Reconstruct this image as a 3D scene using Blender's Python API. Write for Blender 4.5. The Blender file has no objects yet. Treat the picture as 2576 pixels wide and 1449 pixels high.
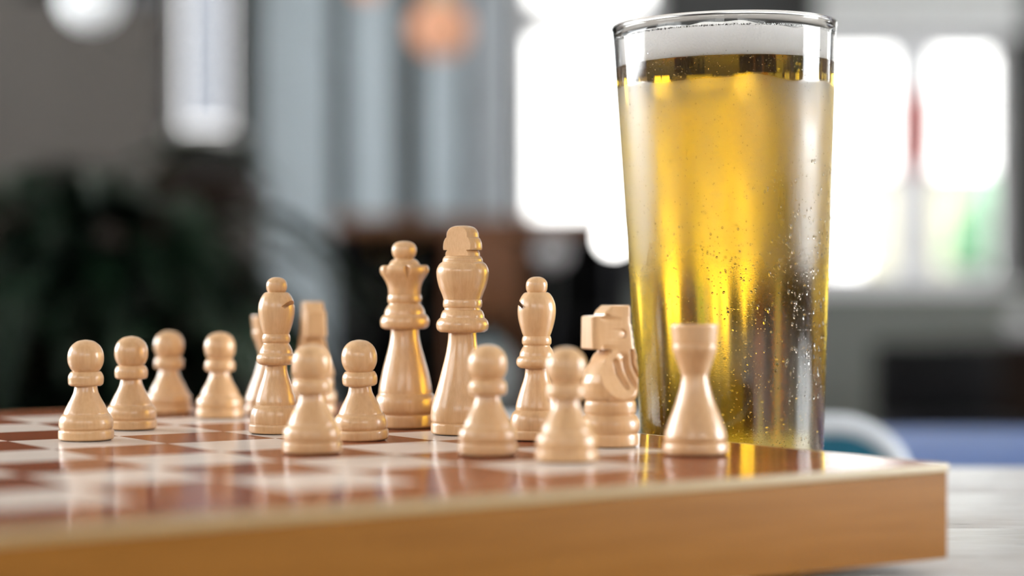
import bpy, bmesh, math, random
from mathutils import Vector, Matrix
PI = math.pi
sc = bpy.context.scene
COL = sc.collection
random.seed(7)

# ------------------------------------------------------------------ camera, sky, light, exposure
F_PX = 5000.0
TABLE_Z = 0.750                 # top of the wooden table
BOARD_Z = 0.788                 # playing surface
CAM_Z = 0.848
cam_d = bpy.data.cameras.new('camera')
cam_d.sensor_width = 36.0
cam_d.lens = F_PX / 2576 * 36.0
cam_d.clip_start = 0.02
cam_d.dof.use_dof = True
cam_d.dof.focus_distance = 0.80
cam_d.dof.aperture_fstop = 3.6
cam = bpy.data.objects.new('camera', cam_d)
COL.objects.link(cam)
cam.location = (0, 0, CAM_Z)
cam.rotation_euler = (PI / 2, 0, 0)
sc.camera = cam

sc.view_settings.view_transform = 'Standard'
sc.view_settings.look = 'None'
sc.view_settings.gamma = 1.0
sc.view_settings.use_curve_mapping = False
sc.view_settings.exposure = -0.14
sc.cycles.use_denoising = True
sc.cycles.use_adaptive_sampling = True
sc.cycles.adaptive_threshold = 0.12
sc.cycles.adaptive_min_samples = 16
sc.cycles.use_light_tree = False
sc.cycles.max_bounces = 12
sc.cycles.transmission_bounces = 12
sc.cycles.transparent_max_bounces = 8
sc.cycles.glossy_bounces = 4
sc.cycles.diffuse_bounces = 3
sc.cycles.caustics_refractive = True
sc.cycles.caustics_reflective = True
sc.cycles.sample_clamp_indirect = 12.0
sc.cycles.blur_glossy = 0.3

world = bpy.data.worlds.new('overcast_sky')
sc.world = world
world.use_nodes = True
bg = world.node_tree.nodes['Background']
bg.inputs['Color'].default_value = (1.0, 0.985, 0.96, 1)
bg.inputs['Strength'].default_value = 6.0

ROOM_X0, ROOM_X1, ROOM_Y0, ROOM_Y1, ROOM_H = -3.2, 4.2, -3.0, 8.0, 2.9
# area lamps as daylight in unseen windows; rear and hindmost side ones added: (x, y, z, rot, width, height, radiance, colour)
def daylight(name, loc, rot, w, h, radiance, color):
    d = bpy.data.lights.new(name, 'AREA')
    d.shape = 'RECTANGLE'
    d.size, d.size_y = w, h
    d.energy = radiance * PI * w * h
    d.color = color
    o = bpy.data.objects.new(name, d)
    COL.objects.link(o)
    o.location = loc
    o.rotation_euler = rot
    return o
# wall openings: rear wall (x0,x1,z0,z1), left and right walls (y0,y1,z0,z1), back wall (x0,x1,z0,z1)
REAR_FILL_WIN = [(-2.6, -0.3, 1.65, 2.75), (0.6, 3.3, 1.65, 2.75)]  # unseen high windows, added for soft front fill
LEFT_WIN = [(-1.8, 0.5, 1.65, 2.75), (1.3, 3.8, 1.0, 2.5), (4.6, 7.2, 1.15, 2.5)]  # last opening added to light the back wall
RIGHT_WIN = [(0.4, 2.2, 0.93, 2.4), (4.4, 7.0, 1.15, 2.4)]  # second opening added, brings light to the back wall
BACK_WIN = [(0.029, 0.60, 1.098, 2.5), (0.88, 2.01, 0.864, 1.86), (2.75, 3.7, 1.0, 2.3), (-1.365, -1.130, 1.480, 2.6)]
DAY = (1.0, 0.97, 0.93)
COOL = (0.93, 0.97, 1.0)
for (x0, x1, z0, z1) in REAR_FILL_WIN:
    daylight('fill_rear', ((x0 + x1) / 2, ROOM_Y0 - 0.28, (z0 + z1) / 2), (PI / 2, 0, 0), x1 - x0, z1 - z0, 0.9, DAY)  # fill light standing in the added rear windows
for k, (y0, y1, z0, z1) in enumerate(LEFT_WIN):
    daylight('daylight_side', (ROOM_X0 - 0.28, (y0 + y1) / 2, (z0 + z1) / 2), (PI / 2, 0, -PI / 2), y1 - y0, z1 - z0, (3.0, 23.0, 15.0)[k], COOL)
for k, (y0, y1, z0, z1) in enumerate(RIGHT_WIN):
    daylight('daylight_side', (ROOM_X1 + 0.28, (y0 + y1) / 2, (z0 + z1) / 2), (PI / 2, 0, PI / 2), y1 - y0, z1 - z0, (30.0, 15.0)[k], COOL)

# ------------------------------------------------------------------ helpers
def srgb(r, g, b):
    f = lambda c: (c / 255 / 12.92) if c / 255 <= 0.04045 else ((c / 255 + 0.055) / 1.055) ** 2.4
    return (f(r), f(g), f(b), 1.0)

def at(u, v, y):
    """a point of the room at depth y for a spot of the photograph"""
    return Vector(((u - 1288.0) / F_PX * y, y, CAM_Z - (v - 724.5) / F_PX * y))

def tag(o, label=None, cat=None, group=None, kind=None):
    if label: o['label'] = label
    if cat: o['category'] = cat
    if group: o['group'] = group
    if kind: o['kind'] = kind
    return o

def empty(name, loc=(0, 0, 0), rz=0.0):
    o = bpy.data.objects.new(name, None)
    COL.objects.link(o)
    o.location = loc
    o.rotation_euler = (0, 0, rz)
    o.empty_display_size = 0.02
    return o

def link(name, me, mat=None, parent=None, loc=None, rot=None):
    if mat is not None and not me.materials:
        me.materials.append(mat)
    o = bpy.data.objects.new(name, me)
    COL.objects.link(o)
    if parent is not None: o.parent = parent
    if loc is not None: o.location = loc
    if rot is not None: o.rotation_euler = rot
    return o

def mesh_from(bm, name, smooth=True, angle=40):
    me = bpy.data.meshes.new(name)
    bm.normal_update()
    bm.to_mesh(me)
    bm.free()
    if smooth:
        for p in me.polygons: p.use_smooth = True
        me.set_sharp_from_angle(angle=math.radians(angle))
    return me

def add_box(bm, x0, x1, y0, y1, z0, z1, bevel=0.0, seg=2):
    r = bmesh.ops.create_cube(bm, size=1.0)
    vs = r['verts']
    for v in vs:
        v.co = Vector((x0 + (v.co.x + .5) * (x1 - x0), y0 + (v.co.y + .5) * (y1 - y0), z0 + (v.co.z + .5) * (z1 - z0)))
    if bevel > 0:
        es = list({e for v in vs for e in v.link_edges})
        bmesh.ops.bevel(bm, geom=es, offset=bevel, segments=seg, profile=0.5, affect='EDGES')

def box(name, b, mat, parent=None, bevel=0.0, seg=2):
    bm = bmesh.new()
    add_box(bm, *b, bevel=bevel, seg=seg)
    return link(name, mesh_from(bm, name), mat, parent)

def spline(pts, sub=6):
    """pts: (r, z) or (r, z, 1) for a sharp corner; smooth between corners"""
    out = []
    n = len(pts)
    runs, cur = [], [0]
    for i in range(1, n):
        cur.append(i)
        if len(pts[i]) > 2 or i == n - 1:
            runs.append(cur); cur = [i]
    for run in runs:
        P = [Vector((pts[i][0], pts[i][1])) for i in run]
        m = len(P)
        for i in range(m - 1):
            if m == 2:
                out.append(P[i]); continue
            p0 = P[i - 1] if i > 0 else P[i] * 2 - P[i + 1]
            p3 = P[i + 2] if i + 2 < m else P[i + 1] * 2 - P[i]
            p1, p2 = P[i], P[i + 1]
            for k in range(sub):
                t = k / sub
                q = 0.5 * (2 * p1 + (p2 - p0) * t + (2 * p0 - 5 * p1 + 4 * p2 - p3) * t * t + (3 * p1 - p0 - 3 * p2 + p3) * t ** 3)
                out.append(q)
    out.append(Vector((pts[-1][0], pts[-1][1])))
    return [(max(p.x, 0.0), p.y) for p in out]

def lathe_bm(prof, seg=72, cap=True, fn=None):
    """prof: list of (r, z) from bottom to top; fn(x, y, z) may move the points"""
    bm = bmesh.new()
    rings = []
    for (r, z) in prof:
        if r < 1e-6:
            rings.append([bm.verts.new((0, 0, z))])
        else:
            ring = []
            for k in range(seg):
                a = 2 * PI * k / seg
                p = (r * math.cos(a), r * math.sin(a), z)
                if fn: p = fn(*p)
                ring.append(bm.verts.new(p))
            rings.append(ring)
    for A, B in zip(rings[:-1], rings[1:]):
        if len(A) == 1 and len(B) == 1: continue
        for k in range(seg):
            k2 = (k + 1) % seg
            if len(A) == 1: bm.faces.new((A[0], B[k2], B[k]))
            elif len(B) == 1: bm.faces.new((A[k], A[k2], B[0]))
            else: bm.faces.new((A[k], A[k2], B[k2], B[k]))
    if cap:
        if len(rings[0]) > 1: bm.faces.new(list(reversed(rings[0])))
        if len(rings[-1]) > 1: bm.faces.new(rings[-1])
    return bm

def lathe(name, prof, mat, parent=None, seg=48, cap=True, loc=None, angle=40):
    return link(name, mesh_from(lathe_bm(prof, seg, cap), name, angle=angle), mat, parent, loc)

def tube_bm(path, radius, seg=10, closed=False, flat=1.0):
    bm = bmesh.new()
    n = len(path)
    P = [Vector(p) for p in path]
    rad = radius if hasattr(radius, '__len__') else [radius] * n
    rings = []
    up = Vector((0, 0, 1))
    last = None
    for i in range(n):
        if closed: t = P[(i + 1) % n] - P[i - 1]
        else: t = P[min(i + 1, n - 1)] - P[max(i - 1, 0)]
        t.normalize()
        if last is None:
            s = t.cross(up)
            if s.length < 1e-3: s = t.cross(Vector((0, 1, 0)))
        else:
            s = last - t * last.dot(t)
        s.normalize(); last = s
        b = s.cross(t)
        rings.append([bm.verts.new(P[i] + (s * math.cos(2 * PI * k / seg) + b * math.sin(2 * PI * k / seg) * flat) * rad[i]) for k in range(seg)])
    m = n if closed else n - 1
    for i in range(m):
        A, B = rings[i], rings[(i + 1) % n]
        for k in range(seg):
            bm.faces.new((A[k], A[(k + 1) % seg], B[(k + 1) % seg], B[k]))
    if not closed:
        bm.faces.new(list(reversed(rings[0]))); bm.faces.new(rings[-1])
    bmesh.ops.recalc_face_normals(bm, faces=bm.faces)
    return bm

def tube(name, path, radius, mat, parent=None, seg=10, closed=False, flat=1.0):
    return link(name, mesh_from(tube_bm(path, radius, seg, closed, flat), name), mat, parent)

# ------------------------------------------------------------------ materials
def new_mat(name):
    m = bpy.data.materials.new(name)
    m.use_nodes = True
    nt = m.node_tree
    return m, nt, nt.nodes['Principled BSDF']

def plain(name, color, rough=0.5, metal=0.0, coat=0.0, var=0.06, scale=12.0, bump=0.0, spec=0.5, coat_rough=0.08):
    m, nt, b = new_mat(name)
    n = nt.nodes.new('ShaderNodeTexNoise'); n.inputs['Scale'].default_value = scale; n.inputs['Detail'].default_value = 5
    tc = nt.nodes.new('ShaderNodeTexCoord'); nt.links.new(tc.outputs['Object'], n.inputs['Vector'])
    r = nt.nodes.new('ShaderNodeValToRGB')
    c = color
    r.color_ramp.elements[0].position = 0.3; r.color_ramp.elements[1].position = 0.7
    r.color_ramp.elements[0].color = (c[0] * (1 - var), c[1] * (1 - var), c[2] * (1 - var), 1)
    r.color_ramp.elements[1].color = (min(1, c[0] * (1 + var)), min(1, c[1] * (1 + var)), min(1, c[2] * (1 + var)), 1)
    nt.links.new(n.outputs['Fac'], r.inputs['Fac']); nt.links.new(r.outputs['Color'], b.inputs['Base Color'])
    b.inputs['Roughness'].default_value = rough; b.inputs['Metallic'].default_value = metal
    b.inputs['Coat Weight'].default_value = coat; b.inputs['Coat Roughness'].default_value = coat_rough
    b.inputs['Specular IOR Level'].default_value = spec
    if bump:
        bp = nt.nodes.new('ShaderNodeBump'); bp.inputs['Strength'].default_value = bump; bp.inputs['Distance'].default_value = 0.002
        nt.links.new(n.outputs['Fac'], bp.inputs['Height']); nt.links.new(bp.outputs['Normal'], b.inputs['Normal'])
    return m

def wood(name, c_dark, c_light, stretch=(1, 1, 0.06), scale=400.0, rough=0.4, coat=0.0, coat_rough=0.06, bump=0.08, contrast=(0.3, 0.7),
         bump_dist=0.0004, blotch=0.25, spec=0.5, blotch_scale=40.0):
    """grain runs along the axis with the smallest stretch factor"""
    m, nt, b = new_mat(name)
    L = nt.links
    tc = nt.nodes.new('ShaderNodeTexCoord')
    oi = nt.nodes.new('ShaderNodeObjectInfo')
    addv = nt.nodes.new('ShaderNodeVectorMath'); addv.operation = 'MULTIPLY_ADD'
    L.new(oi.outputs['Random'], addv.inputs[0]); addv.inputs[1].default_value = (3.1, 5.7, 4.3); L.new(tc.outputs['Object'], addv.inputs[2])
    mp = nt.nodes.new('ShaderNodeMapping'); mp.inputs['Scale'].default_value = stretch
    L.new(addv.outputs['Vector'], mp.inputs['Vector'])
    n1 = nt.nodes.new('ShaderNodeTexNoise'); n1.inputs['Scale'].default_value = scale; n1.inputs['Detail'].default_value = 4; n1.inputs['Roughness'].default_value = 0.6
    L.new(mp.outputs['Vector'], n1.inputs['Vector'])
    n2 = nt.nodes.new('ShaderNodeTexNoise'); n2.inputs['Scale'].default_value = blotch_scale; n2.inputs['Detail'].default_value = 3
    L.new(mp.outputs['Vector'], n2.inputs['Vector'])
    mx = nt.nodes.new('ShaderNodeMix'); mx.data_type = 'FLOAT'; mx.inputs[0].default_value = blotch
    L.new(n1.outputs['Fac'], mx.inputs[2]); L.new(n2.outputs['Fac'], mx.inputs[3])
    r = nt.nodes.new('ShaderNodeValToRGB')
    r.color_ramp.elements[0].position = contrast[0]; r.color_ramp.elements[1].position = contrast[1]
    r.color_ramp.elements[0].color = c_dark; r.color_ramp.elements[1].color = c_light
    L.new(mx.outputs[0], r.inputs['Fac']); L.new(r.outputs['Color'], b.inputs['Base Color'])
    b.inputs['Roughness'].default_value = rough
    b.inputs['Coat Weight'].default_value = coat; b.inputs['Coat Roughness'].default_value = coat_rough
    b.inputs['Specular IOR Level'].default_value = spec
    if bump:
        bp = nt.nodes.new('ShaderNodeBump'); bp.inputs['Strength'].default_value = bump; bp.inputs['Distance'].default_value = bump_dist
        L.new(n1.outputs['Fac'], bp.inputs['Height']); L.new(bp.outputs['Normal'], b.inputs['Normal'])
        L.new(bp.outputs['Normal'], b.inputs['Coat Normal'])
    return m

def emitter(name, color, strength):
    m, nt, b = new_mat(name)
    b.inputs['Base Color'].default_value = (0.8, 0.8, 0.8, 1)
    b.inputs['Emission Color'].default_value = color
    b.inputs['Emission Strength'].default_value = strength
    return m

M = {}
M['piece'] = wood('varnished_maple', srgb(204, 156, 106), srgb(224, 182, 134), stretch=(1, 1, 0.10), scale=900, rough=0.42, coat=0.85, coat_rough=0.19,
                  bump=0.16, bump_dist=0.0003, contrast=(0.25, 0.75), blotch=0.35, blotch_scale=120)
M['raw_cut'] = wood('raw_saw_cut_wood', srgb(206, 164, 122), srgb(222, 184, 142), stretch=(1, 1, 0.3), scale=1500, rough=0.75, coat=0, spec=.15, bump=0.15, bump_dist=0.0001)
M['felt'] = plain('black_felt', (0.012, 0.012, 0.011, 1), 0.95, scale=900)
M['sq_light'] = wood('pale_veneer', srgb(206, 192, 182), srgb(220, 207, 197), stretch=(0.07, 1, 1), scale=700, rough=0.5, spec=0, coat=.42, coat_rough=.12, bump=0.02, bump_dist=0.0001)
M['sq_dark'] = wood('reddish_brown_veneer', srgb(100, 48, 30), srgb(164, 96, 66), stretch=(0.07, 1, 1), scale=900, rough=0.5, spec=0, coat=.55, coat_rough=.12, bump=0.04, bump_dist=0.0001)
M['edge'] = wood('pale_edge_wood', srgb(166, 144, 104), srgb(190, 168, 128), stretch=(0.05, 1, 1), scale=500, rough=0.4, coat=0.3, bump=0.05)
M['side'] = wood('honey_board_side', srgb(132, 84, 28), srgb(156, 104, 42), stretch=(0.06, 0.06, 1), scale=260, rough=0.55, coat=0, spec=.12, bump=0.05, contrast=(0.2, 0.8))
M['rubber'] = plain('black_rubber', (0.01, 0.01, 0.01, 1), 0.8)

def table_wood():
    m, nt, b = new_mat('weathered_table_wood')
    L = nt.links
    tc = nt.nodes.new('ShaderNodeTexCoord'); oi = nt.nodes.new('ShaderNodeObjectInfo')
    addv = nt.nodes.new('ShaderNodeVectorMath'); addv.operation = 'MULTIPLY_ADD'
    L.new(oi.outputs['Random'], addv.inputs[0]); addv.inputs[1].default_value = (3.1, 5.7, 0); L.new(tc.outputs['Object'], addv.inputs[2])
    mp = nt.nodes.new('ShaderNodeMapping'); mp.inputs['Scale'].default_value = (0.16, 1, 1); L.new(addv.outputs['Vector'], mp.inputs['Vector'])
    n1 = nt.nodes.new('ShaderNodeTexNoise'); n1.inputs['Scale'].default_value = 260; n1.inputs['Detail'].default_value = 6; n1.inputs['Roughness'].default_value = 0.65
    n2 = nt.nodes.new('ShaderNodeTexNoise'); n2.inputs['Scale'].default_value = 30; n2.inputs['Detail'].default_value = 4
    n3 = nt.nodes.new('ShaderNodeTexVoronoi'); n3.inputs['Scale'].default_value = 150
    for n in (n1, n2, n3): L.new(mp.outputs['Vector'], n.inputs['Vector'])
    r = nt.nodes.new('ShaderNodeValToRGB')
    r.color_ramp.elements[0].position = 0.32; r.color_ramp.elements[0].color = srgb(176, 172, 170)
    r.color_ramp.elements[1].position = 0.62; r.color_ramp.elements[1].color = srgb(222, 223, 226)
    mx = nt.nodes.new('ShaderNodeMix'); mx.data_type = 'FLOAT'; mx.inputs[0].default_value = 0.45
    L.new(n1.outputs['Fac'], mx.inputs[2]); L.new(n2.outputs['Fac'], mx.inputs[3])
    L.new(mx.outputs[0], r.inputs['Fac'])
    pit = nt.nodes.new('ShaderNodeValToRGB')          # old pits and cracks of the grain
    pit.color_ramp.elements[0].position = 0.06; pit.color_ramp.elements[0].color = (0.10, 0.085, 0.07, 1)
    pit.color_ramp.elements[1].position = 0.14; pit.color_ramp.elements[1].color = (1, 1, 1, 1)
    L.new(n3.outputs['Distance'], pit.inputs['Fac'])
    mul = nt.nodes.new('ShaderNodeMix'); mul.data_type = 'RGBA'; mul.blend_type = 'MULTIPLY'; mul.inputs[0].default_value = 0.8
    L.new(r.outputs['Color'], mul.inputs[6]); L.new(pit.outputs['Color'], mul.inputs[7]); L.new(mul.outputs[2], b.inputs['Base Color'])
    b.inputs['Roughness'].default_value = 0.32
    bp = nt.nodes.new('ShaderNodeBump'); bp.inputs['Strength'].default_value = 0.5; bp.inputs['Distance'].default_value = 0.0008
    L.new(n1.outputs['Fac'], bp.inputs['Height']); L.new(bp.outputs['Normal'], b.inputs['Normal'])
    return m
M['table'] = table_wood()

# ------------------------------------------------------------------ the room
M['wall'] = plain('grey_green_paint', srgb(56, 57, 57), 0.8, scale=3, var=0.05)
M['wall_lower'] = plain('dark_grey_paint', srgb(106, 110, 106), 0.7, scale=3, var=0.06)
M['taupe'] = plain('taupe_paint', srgb(82, 77, 73), 0.8, scale=2, var=0.05)
M['room_wall'] = plain('warm_stone_paint', srgb(176, 166, 152), 0.85, scale=2, var=0.03)
M['ceiling'] = plain('white_ceiling_paint', srgb(225, 220, 212), 0.9, scale=2, var=0.03)
M['floor'] = wood('floor_oak', srgb(92, 66, 44), srgb(130, 98, 68), stretch=(1, 0.08, 1), scale=40, rough=0.5, bump=0.05)
M['frame'] = plain('white_window_paint', srgb(236, 237, 240), 0.45, var=0.03)
M['panel_cool'] = plain('pale_blue_grey_panel', srgb(172, 184, 192), 0.6, scale=4, var=0.04)
M['panel_white'] = plain('white_panel', srgb(246, 248, 252), 0.6, scale=4, var=0.03)
M['panel_dim'] = plain('mid_grey_panel', srgb(158, 164, 170), 0.6, scale=4, var=0.04)

M['wainscot'] = wood('wainscot_wood', srgb(58, 38, 24), srgb(84, 58, 38), stretch=(1, 1, .08), scale=40, rough=.5, bump=.05)
def pane_mat():
    m = bpy.data.materials.new('window_pane_glass'); m.use_nodes = True
    nt = m.node_tree; nt.nodes.clear()
    o = nt.nodes.new('ShaderNodeOutputMaterial'); mx = nt.nodes.new('ShaderNodeMixShader')
    t = nt.nodes.new('ShaderNodeBsdfTransparent'); t.inputs['Color'].default_value = (0.97, 0.98, 0.98, 1)
    g = nt.nodes.new('ShaderNodeBsdfGlossy'); g.inputs['Roughness'].default_value = 0.02
    fr = nt.nodes.new('ShaderNodeFresnel'); fr.inputs['IOR'].default_value = 1.45
    nt.links.new(fr.outputs[0], mx.inputs[0]); nt.links.new(t.outputs[0], mx.inputs[1]); nt.links.new(g.outputs[0], mx.inputs[2])
    nt.links.new(mx.outputs[0], o.inputs[0])
    return m
M['pane'] = pane_mat()

def frosted_mat():
    m = bpy.data.materials.new('frosted_window_glass'); m.use_nodes = True
    nt = m.node_tree; nt.nodes.clear()
    o = nt.nodes.new('ShaderNodeOutputMaterial'); mx = nt.nodes.new('ShaderNodeMixShader'); mx.inputs[0].default_value = .3
    t = nt.nodes.new('ShaderNodeBsdfTranslucent'); t.inputs['Color'].default_value = (.58, .61, .66, 1)
    d = nt.nodes.new('ShaderNodeBsdfDiffuse'); d.inputs['Color'].default_value = (.8, .82, .85, 1)
    n = nt.nodes.new('ShaderNodeTexNoise'); n.inputs['Scale'].default_value = 300
    bp = nt.nodes.new('ShaderNodeBump'); bp.inputs['Strength'].default_value = .2
    nt.links.new(n.outputs['Fac'], bp.inputs['Height']); nt.links.new(bp.outputs[0], d.inputs['Normal'])
    nt.links.new(t.outputs[0], mx.inputs[1]); nt.links.new(d.outputs[0], mx.inputs[2]); nt.links.new(mx.outputs[0], o.inputs[0])
    return m
M['frosted'] = frosted_mat()

def wall_with_openings(name, axis, pos, thick, a0, a1, z0, z1, openings, mat):
    """axis 'x': wall in the plane x = pos running along y; 'y': plane y = pos running along x"""
    bm = bmesh.new()
    ops = sorted(openings)
    p0, p1 = min(pos, pos + thick), max(pos, pos + thick)
    def b(s0, s1, c0, c1):
        if s1 - s0 < 1e-4 or c1 - c0 < 1e-4: return
        if axis == 'x': add_box(bm, p0, p1, s0, s1, c0, c1)
        else: add_box(bm, s0, s1, p0, p1, c0, c1)
    cur = a0
    for (s0, s1, c0, c1) in ops:
        b(cur, s0, z0, z1); b(s0, s1, z0, c0); b(s0, s1, c1, z1); cur = s1
    b(cur, a1, z0, z1)
    o = link(name, mesh_from(bm, name, smooth=False), mat)
    return tag(o, kind='structure')

WT = 0.25
tag(box('floor', (ROOM_X0 - .3, ROOM_X1 + .3, ROOM_Y0 - .3, ROOM_Y1 + .3, -0.1, 0.0), M['floor']), 'brown oak floor of the room', None, None, 'structure')
tag(box('ceiling', (ROOM_X0 - .3, ROOM_X1 + .3, ROOM_Y0 - .3, ROOM_Y1 + .3, ROOM_H, ROOM_H + .1), M['ceiling']), 'white painted ceiling of the room', None, None, 'structure')
wb = wall_with_openings('wall_back', 'y', ROOM_Y1, WT, ROOM_X0 - .25, ROOM_X1 + .25, 0, ROOM_H, BACK_WIN, M['wall'])
tag(wb, 'grey painted back wall with tall windows and pale panels')
tag(wall_with_openings('wall_rear', 'y', ROOM_Y0, -WT, ROOM_X0 - .25, ROOM_X1 + .25, 0, ROOM_H, REAR_FILL_WIN, M['room_wall']), 'warm white wall behind the viewer')
tag(wall_with_openings('wall_left', 'x', ROOM_X0, -WT, ROOM_Y0, ROOM_Y1, 0, ROOM_H, LEFT_WIN, M['room_wall']), 'warm white side wall with windows')
tag(wall_with_openings('wall_right', 'x', ROOM_X1, WT, ROOM_Y0, ROOM_Y1, 0, ROOM_H, RIGHT_WIN, M['room_wall']), 'warm white side wall with windows')

# the taupe chimney breast at the left of the back wall and the tall pale panels beside it
def px_x(u, y): return (u - 1288.0) / F_PX * y
def px_z(v, y): return CAM_Z - (v - 724.5) / F_PX * y
cb = box('wall_chimney_breast', (px_x(-330, 7.7), px_x(395, 7.7), 7.7, 8.0, 0, ROOM_H), M['taupe'])
tag(cb, 'taupe painted chimney breast in the back corner', None, None, 'structure')
for (u0, u1, mt, d) in [(652, 737, 'panel_cool', .05), (737, 832, 'panel_cool', .05), (880, 998, 'panel_cool', .05),
                        (1066, 1164, 'panel_cool', .05), (1190, 1290, 'panel_dim', .05)]:
    bm = bmesh.new()
    x0, x1 = px_x(u0, 7.95), px_x(u1, 7.95)
    add_box(bm, x0, x1, 8.0 - d, 8.0, 0.12, 2.75, bevel=0.008)
    add_box(bm, x0 + .035, x1 - .035, 8.0 - d - .012, 8.0 - d + .005, 0.2, 2.68, bevel=0.006)
    link('panel', mesh_from(bm, 'panel'), M[mt], wb)
box('dado_panel', (px_x(1300, 8), ROOM_X1, 7.975, 7.999, 0.1, 0.84), M['wall_lower'], wb, bevel=0.004)
tag(box('baseboard_back', (ROOM_X0, ROOM_X1, 7.93, 7.949, 0, 0.11), M['frame'], bevel=.004), 'white baseboard along the back wall', None, None, 'structure')

# unseen dark wainscot, added so the beer refracts less light low down
for (nm, x0, x1) in (('trim_1', ROOM_X0 + .001, ROOM_X0 + .03), ('trim_2', ROOM_X1 - .03, ROOM_X1 - .001)):
    r_ = empty(nm); tag(r_, 'unseen dark brown wooden wainscot, added to darken the beer', None, None, 'structure')
    for k in range(11):
        box('panel', (x0, x1, ROOM_Y0 + k + .004, ROOM_Y0 + k + .996 - (.06 if k == 10 else 0), 0, .80), M['wainscot'], r_, bevel=.006)
# windows: frames, mullions and panes stand in the openings
wcount = [0]
def window(axis, pos, sgn, op, cols, rows, label, bar=0.035, mullion=None, fr=0.05, pane='pane'):
    wcount[0] += 1
    s0, s1, z0, z1 = op
    root = empty('window_%d' % wcount[0], (0, 0, 0))
    tag(root, label, None, None, 'structure')
    d0, d1 = pos + sgn * 0.06, pos + sgn * 0.13
    lo, hi = min(d0, d1), max(d0, d1)
    def B(nm, a0, a1, c0, c1, mat, e0=lo, e1=hi, bev=.004):
        return box(nm, ((e0, e1, a0, a1, c0, c1) if axis == 'x' else (a0, a1, e0, e1, c0, c1)), mat, root, bevel=bev)
    f = fr
    B('frame', s0, s0 + f, z0, z1, M['frame']); B('frame', s1 - f, s1, z0, z1, M['frame'])
    B('frame', s0 + f, s1 - f, z1 - f, z1, M['frame']); B('frame', s0 + f, s1 - f, z0, z0 + f, M['frame'])
    xs = cols if isinstance(cols, list) else [s0 + f + (s1 - s0 - 2 * f) * i / cols for i in range(cols + 1)]
    cols = len(xs) - 1
    zs = rows if isinstance(rows, list) else [z0 + f + (z1 - z0 - 2 * f) * i / rows for i in range(rows + 1)]
    for x in xs[1:-1]:
        w = mullion or bar
        B('mullion', x - w / 2, x + w / 2, z0 + f, z1 - f, M['frame'])
    for z in zs[1:-1]: B('glazing_bar', s0 + f, s1 - f, z - bar / 2, z + bar / 2, M['frame'], e0=lo + .012, e1=hi - .012)
    m = (lo + hi) / 2
    for i in range(cols):
        for j in range(len(zs) - 1):
            B('pane', xs[i] + .01, xs[i + 1] - .01, zs[j] + .01, zs[j + 1] - .01, M[pane], e0=m - .003, e1=m + .003, bev=0)
    inner = pos - sgn * 0.04
    B('sill', s0 - .05, s1 + .05, z0 - .03, z0 - .001, M['frame'], e0=min(inner, pos + sgn * .06), e1=max(inner, pos + sgn * .06))
    return root
window('y', ROOM_Y1, 1, BACK_WIN[0], 1, [BACK_WIN[0][2] + .05, px_z(52, 8.1), BACK_WIN[0][3] - .05], 'tall blown-out window beside the pale panels', bar=0.13)
w2 = window('y', ROOM_Y1, 1, BACK_WIN[1], [.93, 1.20, 1.635, 1.96], 1, 'wide bright window with central mullion above grey wall', mullion=0.15)
window('y', ROOM_Y1, 1, BACK_WIN[2], 2, 2, 'white framed window in the far corner')
w4 = window('y', ROOM_Y1, 1, BACK_WIN[3], 1, 1, 'narrow frosted window added as a white strip above the plant', fr=.022, pane='frosted')  # window put in to brighten a pale strip of the wall
for op in REAR_FILL_WIN: window('y', ROOM_Y0, -1, op, 3, 2, 'large white window behind the viewer, added for fill light')
for op in LEFT_WIN: window('x', ROOM_X0, -1, op, 3, 2, 'unseen white framed window in the side wall')
for op in RIGHT_WIN: window('x', ROOM_X1, 1, op, 2, 2, 'unseen white framed window in the side wall')

# ------------------------------------------------------------------ outside the window
M['cream'] = plain('cream_render', srgb(206, 200, 176), 0.9, scale=2)
M['hedge'] = plain('hedge_green', srgb(120, 165, 132), 0.9, scale=6, var=0.25)
M['ground_out'] = plain('grey_paving', srgb(150, 150, 148), 0.9, scale=2)
M['red_cloth_glow'] = plain('red_cloth_glow', srgb(226, 140, 136), 0.85, scale=20)  # red lightened to hold the glow of the panes
tag(box('ground', (-8, 16, 8.26, 30, -0.25, -0.15), M['ground_out']), 'grey paving outside the windows', None, None, 'structure')
gw = empty('garden_wall', (2.95, 13.0, -0.15)); tag(gw, 'cream rendered garden wall seen through the wide window', 'wall')
box('wall_body', (-0.62, 0.95, 0, .25, 0, 1.70), M['cream'], gw, bevel=.01)
box('coping', (-0.66, 0.99, -.04, .29, 1.70, 1.76), M['ground_out'], gw, bevel=.01)
def shrub(name, loc, rx, rz, n, label):
    bm = bmesh.new()
    for i in range(n):
        th, ph = random.uniform(0, 2 * PI), math.acos(random.uniform(-0.6, 1))
        rr = random.uniform(.8, 1.02)
        p = Vector((math.cos(th) * math.sin(ph) * rx, math.sin(th) * math.sin(ph) * rx, math.cos(ph) * rz + rz * .6)) * rr
        r = bmesh.ops.create_icosphere(bm, subdivisions=1, radius=random.uniform(.09, .16))
        for v in r['verts']: v.co = v.co * random.uniform(.8, 1.15) + p
    root = empty(name, loc); tag(root, label, 'shrub')
    link('foliage', mesh_from(bm, 'foliage'), M['hedge'], root)
    lathe('trunk', [(.05, 0), (.04, .5)], M['side'], root, seg=10)
    return root
shrub('garden_shrub', (2.98, 12.3, -0.15), .24, 1.05, 90, 'green garden shrub in front of the cream garden wall')

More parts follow.
